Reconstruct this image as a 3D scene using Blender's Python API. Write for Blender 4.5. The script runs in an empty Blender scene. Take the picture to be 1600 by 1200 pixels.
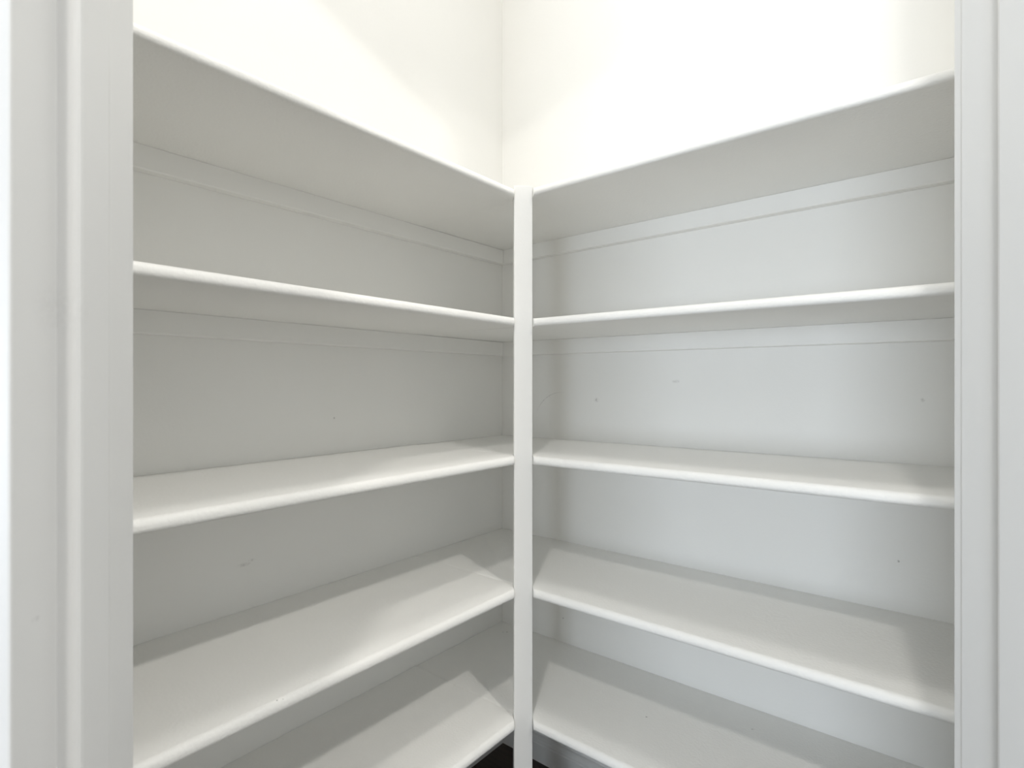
import bpy, bmesh, math, random
from mathutils import Vector, Matrix

random.seed(4)
scene = bpy.context.scene
COL = scene.collection

# ------------------------------------------------------------------ camera
EYE = 0.955                                   # height of the lens above the floor
cam_data = bpy.data.cameras.new('camera')
cam_data.sensor_fit = 'HORIZONTAL'
cam_data.sensor_width = 36.0
cam_data.lens = 36.0 * 858.5 / 1600.0
cam_data.clip_start = 0.02
cam_data.dof.use_dof = True
cam_data.dof.focus_distance = 1.10
cam_data.dof.aperture_fstop = 9.0
cam = bpy.data.objects.new('camera', cam_data)
cam.location = (0.952, -1.133, EYE)
cam.rotation_euler = (math.radians(90), 0, math.radians(90) - 0.8896)
COL.objects.link(cam)
scene.camera = cam

# ------------------------------------------------------------------ light
world = bpy.data.worlds.new('sky')
scene.world = world
world.use_nodes = True
wb = world.node_tree.nodes['Background']
wb.inputs[0].default_value = (0.80, 0.90, 1.0, 1)
wb.inputs[1].default_value = 1.0

def lamp(name, kind, loc, energy, color, **kw):
    d = bpy.data.lights.new(name, kind)
    d.energy = energy
    d.color = color
    for k, v in kw.items():
        setattr(d, k, v)
    o = bpy.data.objects.new(name, d)
    o.location = loc
    COL.objects.link(o)
    return o

ceil = lamp('pantry_ceiling_lamp', 'AREA', (0.515, -0.640, 2.40), 4.2, (1.0, 0.985, 0.958), shape='DISK', size=0.26)
lamp('kitchen_downlight', 'AREA', (1.17, -1.95, 2.448), 17.0, (1.0, 0.970, 0.912), shape='DISK', size=0.12)
lamp('kitchen_downlight', 'AREA', (1.92, -0.95, 2.448), 23.5, (1.0, 0.970, 0.912), shape='DISK', size=0.12)
day = lamp('window_daylight', 'AREA', (1.60, -4.72, 0.78), 80, (0.81, 0.90, 1.0), shape='RECTANGLE', size=1.7, size_y=1.25)
day.rotation_euler = (math.radians(90), 0, 0)          # faces +y, in through the glass

vs = scene.view_settings
vs.view_transform = 'Standard'
vs.look = 'None'
vs.gamma = 1.0
vs.use_curve_mapping = False
vs.exposure = 0.0

scene.cycles.max_bounces = 16
scene.cycles.diffuse_bounces = 12
scene.cycles.sample_clamp_indirect = 4.0

# ------------------------------------------------------------------ materials
def new_mat(name):
    m = bpy.data.materials.new(name)
    m.use_nodes = True
    nt = m.node_tree
    return m, nt, nt.nodes['Principled BSDF']

def math_node(nt, op, a, b=None, clamp=False):
    n = nt.nodes.new('ShaderNodeMath')
    n.operation = op
    n.use_clamp = clamp
    for i, v in enumerate((a, b)):
        if v is None:
            continue
        if isinstance(v, (int, float)):
            n.inputs[i].default_value = v
        else:
            nt.links.new(v, n.inputs[i])
    return n.outputs[0]

def blob(nt, pos, centre, size, soft=0.5):
    """mask of a small stain: 1 in an ellipsoid about centre"""
    s = nt.nodes.new('ShaderNodeVectorMath'); s.operation = 'SUBTRACT'
    nt.links.new(pos, s.inputs[0]); s.inputs[1].default_value = centre
    d = nt.nodes.new('ShaderNodeVectorMath'); d.operation = 'DIVIDE'
    nt.links.new(s.outputs[0], d.inputs[0]); d.inputs[1].default_value = size
    l = nt.nodes.new('ShaderNodeVectorMath'); l.operation = 'LENGTH'
    nt.links.new(d.outputs[0], l.inputs[0])
    mr = nt.nodes.new('ShaderNodeMapRange')
    mr.inputs['From Min'].default_value = 1.0 - soft
    mr.inputs['From Max'].default_value = 1.0
    mr.inputs['To Min'].default_value = 1.0
    mr.inputs['To Max'].default_value = 0.0
    nt.links.new(l.outputs['Value'], mr.inputs['Value'])
    return mr.outputs[0]

def arc(nt, pos, centre, radius, width, box_c, box_s):
    """mask of a thin curved scratch on a wall in the xz plane"""
    sep = nt.nodes.new('ShaderNodeSeparateXYZ'); nt.links.new(pos, sep.inputs[0])
    dx = math_node(nt, 'SUBTRACT', sep.outputs[0], centre[0])
    dz = math_node(nt, 'SUBTRACT', sep.outputs[2], centre[1])
    r = math_node(nt, 'SQRT', math_node(nt, 'ADD', math_node(nt, 'MULTIPLY', dx, dx), math_node(nt, 'MULTIPLY', dz, dz)))
    off = math_node(nt, 'ABSOLUTE', math_node(nt, 'SUBTRACT', r, radius))
    line = math_node(nt, 'SUBTRACT', 1.0, math_node(nt, 'DIVIDE', off, width), clamp=True)
    return math_node(nt, 'MULTIPLY', line, blob(nt, pos, box_c, box_s, 0.6))

def paint(name, color, rough, grain=0.0, grain_scale=200.0, brush=None, marks=(), arcs=(), spec=0.5, chips=None):
    """painted surface: slight unevenness of tone, roller or brush relief, and its own stains"""
    m, nt, b = new_mat(name)
    L = nt.links
    b.inputs['Roughness'].default_value = rough
    b.inputs['Specular IOR Level'].default_value = spec
    geo = nt.nodes.new('ShaderNodeNewGeometry')
    pos = geo.outputs['Position']
    n1 = nt.nodes.new('ShaderNodeTexNoise'); n1.inputs['Scale'].default_value = 5.0; n1.inputs['Detail'].default_value = 4
    L.new(pos, n1.inputs['Vector'])
    mix = nt.nodes.new('ShaderNodeMix'); mix.data_type = 'RGBA'
    mix.inputs['A'].default_value = (*[c * 0.975 for c in color], 1)
    mix.inputs['B'].default_value = (*[min(1, c * 1.02) for c in color], 1)
    L.new(n1.outputs['Fac'], mix.inputs['Factor'])
    col = mix.outputs['Result']
    masks = [(blob(nt, pos, c, s, 0.7), k) for c, s, k in marks] + [(arc(nt, pos, *a[:-1]), a[-1]) for a in arcs]
    if masks:
        n2 = nt.nodes.new('ShaderNodeTexNoise'); n2.inputs['Scale'].default_value = 260.0; n2.inputs['Detail'].default_value = 2
        L.new(pos, n2.inputs['Vector'])
        rag = nt.nodes.new('ShaderNodeMapRange')
        rag.inputs['From Min'].default_value = 0.35; rag.inputs['From Max'].default_value = 0.6
        L.new(n2.outputs['Fac'], rag.inputs['Value'])
        for mk, k in masks:
            mm = nt.nodes.new('ShaderNodeMix'); mm.data_type = 'RGBA'
            f = math_node(nt, 'MULTIPLY', math_node(nt, 'MULTIPLY', mk, rag.outputs[0]), k)
            L.new(f, mm.inputs['Factor']); L.new(col, mm.inputs['A'])
            mm.inputs['B'].default_value = (0.06, 0.055, 0.05, 1)
            col = mm.outputs['Result']
    L.new(col, b.inputs['Base Color'])
    if grain > 0:
        n3 = nt.nodes.new('ShaderNodeTexNoise'); n3.inputs['Scale'].default_value = grain_scale; n3.inputs['Detail'].default_value = 2
        if brush:
            mp = nt.nodes.new('ShaderNodeMapping'); mp.inputs['Scale'].default_value = brush
            L.new(pos, mp.inputs['Vector']); L.new(mp.outputs[0], n3.inputs['Vector'])
        else:
            L.new(pos, n3.inputs['Vector'])
        bp = nt.nodes.new('ShaderNodeBump'); bp.inputs['Strength'].default_value = grain; bp.inputs['Distance'].default_value = 0.0012
        L.new(n3.outputs['Fac'], bp.inputs['Height'])
        L.new(bp.outputs[0], b.inputs['Normal'])
    return m

WHITE = (0.880, 0.875, 0.855)
mat_wall_left = paint('wall_paint_left', WHITE, 0.55, 0.12, 170, spec=0.3,
    marks=[((0, -0.690, 0.6445), (0.02, 0.014, 0.004), 0.22), ((0, -0.676, 0.649), (0.02, 0.008, 0.003), 0.18),
           ((0, -0.514, 0.888), (0.02, 0.003, 0.003), 0.35)])
mat_wall_right = paint('wall_paint_right', WHITE, 0.55, 0.12, 170, spec=0.3,
    marks=[((0.2902, 0, 0.9172), (0.008, 0.02, 0.007), 0.30), ((0.4844, 0, 0.9605), (0.010, 0.02, 0.004), 0.22),
           ((0.1962, 0, 0.3769), (0.002, 0.02, 0.0022), 0.8), ((0.8747, 0, 0.6553), (0.0025, 0.02, 0.0025), 0.6),
           ((0.9077, 0, 0.9286), (0.004, 0.02, 0.004), 0.3)],
    arcs=[((0.192, 0.8515), 0.083, 0.0013, (0.150, 0, 0.915), (0.055, 0.02, 0.045), 0.40)])
mat_wall = paint('wall_paint', WHITE, 0.55, 0.12, 170, spec=0.3)
mat_ceiling = paint('ceiling_paint', (0.82, 0.82, 0.81), 0.8, 0.2, 120, spec=0.2)
mat_shelf = paint('shelf_paint', WHITE, 0.45, 0.5, 240,
    marks=[((0.4905, -0.1559, 0.318), (0.0025, 0.0025, 0.02), 0.7), ((0.6594, -0.069, 0.318), (0.003, 0.003, 0.02), 0.7),
           ((0.0519, -0.0436, 0.318), (0.003, 0.003, 0.02), 0.7), ((0.0440, -0.0500, 0.318), (0.002, 0.002, 0.02), 0.6),
           ((0.300, -0.7887, 0.566), (0.0016, 0.0016, 0.004), 0.8), ((0.3015, -0.782, 0.566), (0.001, 0.001, 0.004), 0.7)])
mat_cleat = paint('cleat_paint', WHITE, 0.5, 0.1, 200)
mat_post = paint('post_paint', WHITE, 0.4, 0.08, 300,
    marks=[((0.3222, -0.330, 0.350), (0.0010, 0.0010, 0.017), 0.9), ((0.3240, -0.328, 0.354), (0.0010, 0.0010, 0.010), 0.7),
           ((0.3380, -0.3140, 0.385), (0.0035, 0.0035, 0.020), 0.55), ((0.3385, -0.3135, 0.80), (0.003, 0.003, 0.006), 0.3),
           ((0.3140, -0.3380, 0.305), (0.003, 0.003, 0.012), 0.35), ((0.3170, -0.335, 0.9), (0.003, 0.003, 0.003), 0.25)])
mat_trim = paint('trim_paint', (0.72, 0.72, 0.715), 0.4, 0.05, 90,
    marks=[((0.535, -1.055, 1.192), (0.004, 0.004, 0.0028), 0.30), ((0.54, -1.06, 0.82), (0.004, 0.004, 0.0022), 0.18),
           ((0.502, -1.02, 0.89), (0.005, 0.005, 0.003), 0.2), ((0.53, -1.05, 1.0), (0.02, 0.02, 0.02), 0.05)])
mat_base = paint('baseboard_paint', WHITE, 0.4)

def wood():
    m, nt, b = new_mat('dark_wood_floor')
    L = nt.links
    tc = nt.nodes.new('ShaderNodeTexCoord')
    oi = nt.nodes.new('ShaderNodeObjectInfo')
    mp = nt.nodes.new('ShaderNodeMapping'); mp.inputs['Scale'].default_value = (1.5, 22, 22)
    L.new(tc.outputs['Object'], mp.inputs['Vector'])
    n = nt.nodes.new('ShaderNodeTexNoise'); n.noise_dimensions = '4D'
    n.inputs['Scale'].default_value = 4; n.inputs['Detail'].default_value = 6
    L.new(mp.outputs[0], n.inputs['Vector'])
    L.new(math_node(nt, 'MULTIPLY', oi.outputs['Random'], 40.0), n.inputs['W'])
    r = nt.nodes.new('ShaderNodeValToRGB')
    r.color_ramp.elements[0].position = 0.3; r.color_ramp.elements[0].color = (0.014, 0.009, 0.006, 1)
    r.color_ramp.elements[1].position = 0.75; r.color_ramp.elements[1].color = (0.062, 0.039, 0.025, 1)
    L.new(n.outputs['Fac'], r.inputs['Fac'])
    L.new(r.outputs[0], b.inputs['Base Color'])
    b.inputs['Roughness'].default_value = 0.45
    return m
mat_wood = wood()

def glass():
    m, nt, b = new_mat('window_glass')
    nt.nodes.remove(b)
    out = nt.nodes['Material Output']
    t = nt.nodes.new('ShaderNodeBsdfTransparent')
    g = nt.nodes.new('ShaderNodeBsdfGlossy'); g.inputs['Roughness'].default_value = 0.02
    mx = nt.nodes.new('ShaderNodeMixShader'); mx.inputs[0].default_value = 0.06
    nt.links.new(t.outputs[0], mx.inputs[1]); nt.links.new(g.outputs[0], mx.inputs[2])
    nt.links.new(mx.outputs[0], out.inputs[0])
    return m
mat_glass = glass()

# ------------------------------------------------------------------ mesh helpers
def link(name, bm, mat, parent=None, bevel=0.0, seg=2, smooth=False):
    bmesh.ops.recalc_face_normals(bm, faces=bm.faces)
    me = bpy.data.meshes.new(name)
    bm.to_mesh(me); bm.free()
    me.materials.append(mat)
    o = bpy.data.objects.new(name, me)
    COL.objects.link(o)
    if parent:
        o.parent = parent
    if bevel:
        md = o.modifiers.new('bevel', 'BEVEL'); md.width = bevel; md.segments = seg
        md.limit_method = 'ANGLE'; md.angle_limit = math.radians(50)
    if smooth:
        for p in me.polygons:
            p.use_smooth = True
    return o

def prism(bm, poly, z0, z1):
    """vertical prism over a plan polygon"""
    lo = [bm.verts.new((x, y, z0)) for x, y in poly]
    hi = [bm.verts.new((x, y, z1)) for x, y in poly]
    n = len(poly)
    bm.faces.new(lo[::-1]); bm.faces.new(hi)
    for i in range(n):
        bm.faces.new((lo[i], lo[(i + 1) % n], hi[(i + 1) % n], hi[i]))

def box(bm, x0, x1, y0, y1, z0, z1):
    prism(bm, [(x0, y0), (x1, y0), (x1, y1), (x0, y1)], z0, z1)

def empty(name, loc, **props):
    o = bpy.data.objects.new(name, None)
    o.empty_display_size = 0.1
    o.location = loc
    COL.objects.link(o)
    for k, v in props.items():
        o[k] = v
    return o

def adopt(child, parent):
    child.parent = parent
    child.matrix_parent_inverse = Matrix.Translation(-Vector(parent.location))

def struct(o):
    o['kind'] = 'structure'
    return o

# ------------------------------------------------------------------ room shell
CEIL = 2.46
KX, KY = 4.2, -4.6           # far corner of the kitchen outside the pantry
T = 0.10
def wall(name, poly, mat, z0=0.0, z1=CEIL):
    bm = bmesh.new(); prism(bm, poly, z0, z1)
    return struct(link(name, bm, mat))

wall('wall_left', [(0, 0), (0, KY - T), (-T, KY - T), (-T, 0)], mat_wall_left)
wall('wall_right', [(-T, 0), (KX + T, 0), (KX + T, T), (-T, T)], mat_wall_right)
wall('wall_kitchen', [(KX, 0), (KX + T, 0), (KX + T, KY - T), (KX, KY - T)], mat_wall)
bm = bmesh.new()
WX0, WX1, WZ0, WZ1 = 0.66, 2.54, 0.06, 1.52
box(bm, 0, WX0, KY - T, KY, 0, CEIL); box(bm, WX1, KX, KY - T, KY, 0, CEIL)
box(bm, WX0, WX1, KY - T, KY, 0, WZ0); box(bm, WX0, WX1, KY - T, KY, WZ1, CEIL)
struct(link('wall_window', bm, mat_wall))
bm = bmesh.new(); box(bm, -T, KX + T, KY - T, T, CEIL, CEIL + 0.08)
struct(link('ceiling', bm, mat_ceiling))
bm = bmesh.new(); box(bm, -T, KX + T, KY - T, T, -0.10, -0.012)
floor = struct(link('floor', bm, mat_wood))

# floor planks, one mesh shared by all
PW, PL = 0.127, 1.40
bm = bmesh.new(); box(bm, 0.0008, PL - 0.0008, 0.0008, PW - 0.0008, -0.012, 0.0)
plank0 = link('plank', bm, mat_wood, bevel=0.0012, seg=1)
plank0.parent = floor
first = True
row = 0
y = -PW
while y > KY - PW:
    x = -0.35 * (row % 4)
    while x < KX:
        x0 = x
        if first:
            o = plank0; first = False
        else:
            o = plank0.copy(); COL.objects.link(o)
        o.location = (x0, y, 0)
        x += PL
    y -= PW; row += 1

# window of the kitchen (behind the photographer)
w = struct(empty('window_1', ((WX0 + WX1) / 2, KY - T / 2, WZ0)))
bm = bmesh.new()
F = 0.05
y0, y1 = KY - 0.07, KY - 0.03
box(bm, WX0, WX0 + F, y0, y1, WZ0, WZ1); box(bm, WX1 - F, WX1, y0, y1, WZ0, WZ1)
box(bm, WX0 + F, WX1 - F, y0, y1, WZ0, WZ0 + F); box(bm, WX0 + F, WX1 - F, y0, y1, WZ1 - F, WZ1)
adopt(link('window_frame', bm, mat_trim), w)
bm = bmesh.new(); box(bm, WX0 + F, WX1 - F, KY - 0.053, KY - 0.047, WZ0 + F, WZ1 - F)
adopt(link('pane', bm, mat_glass), w)

# diagonal wall with the doorway; s runs along it to the right, m through it into the pantry
R2 = math.sqrt(0.5)
EX, NX = Vector((R2, R2)), Vector((-R2, R2))
camxy = Vector((0.952, -1.133))
rt, fw = Vector((0.7767, 0.6299)), Vector((-0.6299, 0.7767))
ORG = camxy + rt * -0.2720 + fw * 0.2981        # front edge of the left jamb
DW = 0.677                                       # clear width between the jambs
DH = 2.04
def D(s, m):
    p = ORG + EX * s + NX * m
    return (p.x, p.y)
WT = 0.110                                       # wall and jamb thickness
JT = 0.018
def on_left(m):                                  # where a line of constant m meets the left wall x = 0
    p = ORG + NX * m
    return (0.0, p.y - p.x)
def on_right(m):
    p = ORG + NX * m
    return (p.x - p.y, 0.0)
bm = bmesh.new()
prism(bm, [on_left(0), D(-JT, 0), D(-JT, WT), on_left(WT)], 0, CEIL)
prism(bm, [D(DW + JT, 0), on_right(0), on_right(WT), D(DW + JT, WT)], 0, CEIL)
prism(bm, [D(-JT, 0), D(DW + JT, 0), D(DW + JT, WT), D(-JT, WT)], DH + JT, CEIL)
struct(link('wall_door', bm, mat_wall))

def dprism(bm, s0, s1, m0, m1, z0, z1):
    prism(bm, [D(s0, m0), D(s1, m0), D(s1, m1), D(s0, m1)], z0, z1)

def casing(bm, sgn, s_edge, m_face, out, z0, z1):
    """moulded casing profile: s_edge is the edge by the opening, out = -1/+1 direction off the wall"""
    prof = [(0, 0), (0, 0.007), (0.004, 0.0105), (0.012, 0.0115), (0.020, 0.0095), (0.030, 0.012), (0.050, 0.0165), (0.057, 0.0165), (0.057, 0)]
    pts = [D(s_edge + sgn * a, m_face + out * b) for a, b in prof]
    prism(bm, pts, z0, z1)

for name, s_in, sgn in (('trim_1', 0.0, -1), ('trim_2', DW, 1)):
    px, py = D(s_in, WT / 2)
    t = struct(empty(name, (px, py, 0)))
    bm = bmesh.new(); dprism(bm, *sorted((s_in, s_in + sgn * JT)), 0, WT, 0, DH + JT)
    adopt(link('jamb', bm, mat_trim, bevel=0.0015), t)
    bm = bmesh.new(); dprism(bm, *sorted((s_in + sgn * 0.006, s_in - sgn * 0.0127)), 0.035, 0.067, 0, DH)
    adopt(link('door_stop', bm, mat_trim, bevel=0.0035, seg=3), t)
    bm = bmesh.new(); casing(bm, sgn, s_in + sgn * 0.014, 0.0, -1, 0, DH + 0.062)
    adopt(link('casing', bm, mat_trim), t)
    bm = bmesh.new(); casing(bm, sgn, s_in + sgn * 0.0015, WT, 1, 0, DH + 0.062)
    adopt(link('casing', bm, mat_trim), t)
t = struct(empty('trim_3', (*D(DW / 2, WT / 2), DH)))
bm = bmesh.new(); dprism(bm, 0, DW, 0, WT, DH, DH + JT)
adopt(link('head_jamb', bm, mat_trim, bevel=0.0015), t)
bm = bmesh.new(); dprism(bm, 0.0127, DW - 0.0127, 0.035, 0.067, DH - 0.0127, DH)
adopt(link('door_stop', bm, mat_trim, bevel=0.003), t)
bm = bmesh.new(); dprism(bm, -0.005, DW + 0.005, -0.0165, 0, DH + 0.005, DH + 0.062); dprism(bm, -0.0015, DW + 0.0015, WT, WT + 0.012, DH + 0.005, DH + 0.062)
adopt(link('casing', bm, mat_trim, bevel=0.003), t)

# baseboards inside the pantry, with a rounded bead along the top
DIAG = on_right(WT)[0]                            # the pantry is the triangle x - y < DIAG
GAP = 0.0015
def baseboard(name, side):
    prof = [(0, 0), (0.0125, 0), (0.0125, 0.044), (0.0105, 0.047), (0.0105, 0.050), (0.0085, 0.055), (0.004, 0.059), (0, 0.060)]
    bm = bmesh.new()
    ends = []
    for far in (0, 1):
        vs_ = []
        for d, z in prof:
            if side == 'L':
                a = (DIAG - d - GAP) if far else 0.0
                vs_.append(bm.verts.new((d, -a, z)))
            else:
                a = (DIAG - d - GAP) if far else 0.0125
                vs_.append(bm.verts.new((a, -d, z)))
        ends.append(vs_)
    n = len(prof)
    bm.faces.new(ends[0]); bm.faces.new(ends[1][::-1])
    for i in range(n):
        bm.faces.new((ends[0][i], ends[0][(i + 1) % n], ends[1][(i + 1) % n], ends[1][i]))
    struct(link(name, bm, mat_base))
baseboard('baseboard_left', 'L')
baseboard('baseboard_right', 'R')

# ------------------------------------------------------------------ shelves
DEPTH, TH = 0.305, 0.0158
def shelf_profile():
    """(distance off the wall, height below the top face): flat board with a rounded-over front edge"""
    pts = [(0.0, 0.0)]
    c = DEPTH
    ea, eb, r = 0.0095, 0.0105, 0.0045           # wide ease over the top, smaller one below
    for k in range(9):
        a = math.pi / 2 * k / 8
        pts.append((c - ea + ea * math.sin(a), -(eb - eb * math.cos(a))))
    for k in range(5):
        a = math.pi / 2 * k / 4
        pts.append((c - r + r * math.cos(a), -TH + r - r * math.sin(a)))
    pts.append((0.0, -TH))
    return pts

def shelf(side, z_top, slope, label, tier):
    """z_top is the height of the upper face at the corner end; slope its small sag along the wall"""
    prof = shelf_profile()
    N = 8
    mid = 0.75
    loc = (DEPTH / 2, -mid, z_top - TH) if side == 'L' else (mid, -DEPTH / 2, z_top - TH)
    root = empty('wall_shelf', loc, label=label, category='shelf',
                 group='pantry shelves on the left wall' if side == 'L' else 'pantry shelves on the right wall')
    bm = bmesh.new()
    rings = []
    for j in range(N + 1):
        ring = []
        for d, dz in prof:
            near = (DEPTH + 0.0006) if side == 'L' else 0.0006   # left boards butt against the right board
            far = DIAG - d - GAP
            a = near + (far - near) * j / N
            z = z_top + slope * a + dz
            ring.append(bm.verts.new((d + 0.0004, -a, z) if side == 'L' else (a, -d - 0.0004, z)))
        rings.append(ring)
    n = len(prof)
    bm.faces.new(rings[0]); bm.faces.new(rings[-1][::-1])
    for j in range(N):
        for i in range(n):
            bm.faces.new((rings[j][i], rings[j][(i + 1) % n], rings[j + 1][(i + 1) % n], rings[j + 1][i]))
    b = link('board', bm, mat_shelf)
    for p in b.data.polygons:
        p.use_smooth = True
    me = b.data
    # keep the flat faces and the ends crisp
    bm = bmesh.new(); bm.from_mesh(me)
    for e in bm.edges:
        if len(e.link_faces) == 2 and e.calc_face_angle(0) > math.radians(25):
            e.smooth = False
    bm.to_mesh(me); bm.free()
    adopt(b, root)
    # cleat under the back edge
    CT, CH = 0.018, 0.0355
    bm = bmesh.new()
    ends = []
    for far in (0, 1):
        vs_ = []
        for d, h in ((0.0, 0.0), (CT, 0.0), (CT, -CH + 0.0015), (CT - 0.0015, -CH), (0.0, -CH)):
            a = (DIAG - d - 2 * GAP) if far else (0.0006 if side == 'R' else CT + 0.0010)
            z = z_top - TH - 0.0003 + slope * a + h
            vs_.append(bm.verts.new((d + 0.0004, -a, z) if side == 'L' else (a, -d - 0.0004, z)))
        ends.append(vs_)
    n = 5
    bm.faces.new(ends[0]); bm.faces.new(ends[1][::-1])
    for i in range(n):
        bm.faces.new((ends[0][i], ends[0][(i + 1) % n], ends[1][(i + 1) % n], ends[1][i]))
    adopt(link('cleat', bm, mat_cleat), root)
    return root

TIERS = [
    ('first',  0.3536 + TH, 0.0000, 0.3541 + TH, 0.0048),
    ('second', 0.1100 + TH, 0.0005, 0.1106 + TH, -0.0056),
    ('third',  -0.1357, -0.0025, -0.1378, 0.0045),
    ('fourth', -0.3878, -0.0020, -0.3885, 0.0030),
    ('fifth',  -0.6365, -0.0025, -0.6385, 0.0050),
]
LAB = {
    ('first', 'L'): 'topmost white shelf on the left wall, grey underside seen from below, its cleat in view',
    ('second', 'L'): 'white shelf second from the top on the left wall, rounded front edge at eye level',
    ('third', 'L'): 'white shelf third from the top on the left wall, narrow top face in view',
    ('fourth', 'L'): 'white shelf fourth from the top on the left wall, shaded along its back',
    ('fifth', 'L'): 'lowest white shelf on the left wall, board seam near the corner, above dark floor',
    ('first', 'R'): 'topmost white shelf on the right wall, grey underside seen from below, its cleat in view',
    ('second', 'R'): 'white shelf second from the top on the right wall, rounded front edge at eye level',
    ('third', 'R'): 'white shelf third from the top on the right wall, narrow top face in view',
    ('fourth', 'R'): 'white shelf fourth from the top on the right wall, post shadow at its corner end',
    ('fifth', 'R'): 'lowest white shelf on the right wall, dark specks on top, above the baseboard',
}
for tier, zl, sl, zr, sr in TIERS:
    shelf('L', EYE + zl, sl, LAB[tier, 'L'], tier)
    shelf('R', EYE + zr, sr, LAB[tier, 'R'], tier)

# ------------------------------------------------------------------ corner post
# let into the inner corner of the shelves: its front face is about flush with their edges
PWID, PTH = 0.0354, 0.018
PC = Vector((0.310, -0.307))
def post_plan(w, front, back):
    u, v = Vector((R2, R2)) * (w / 2), Vector((R2, -R2))
    return [(p.x, p.y) for p in (PC - u - v * back, PC + u - v * back, PC + u + v * front, PC - u + v * front)]
bm = bmesh.new()
prism(bm, post_plan(PWID, 0.0, PTH), 0.0, EYE + 0.3775)
post = link('corner_post', bm, mat_post, bevel=0.0012, seg=2)
post['label'] = 'slim white upright post at the inner corner where the shelves meet'
post['category'] = 'post'

# the boards are notched round the post
bm = bmesh.new()
prism(bm, post_plan(PWID + 0.0012, 0.05, PTH + 0.0006), -0.2, CEIL)
cutter = link('cutter', bm, mat_post)
boards = [o for o in bpy.data.objects if o.name.split('.')[0] == 'board']
for b in boards:
    md = b.modifiers.new('notch', 'BOOLEAN'); md.operation = 'DIFFERENCE'; md.object = cutter; md.solver = 'EXACT'
bpy.context.view_layer.update()
dg = bpy.context.evaluated_depsgraph_get()
for b in boards:
    me = bpy.data.meshes.new_from_object(b.evaluated_get(dg))
    b.modifiers.clear()
    old = b.data
    b.data = me
    bpy.data.meshes.remove(old)
    me.name = 'board'
bpy.data.objects.remove(cutter)
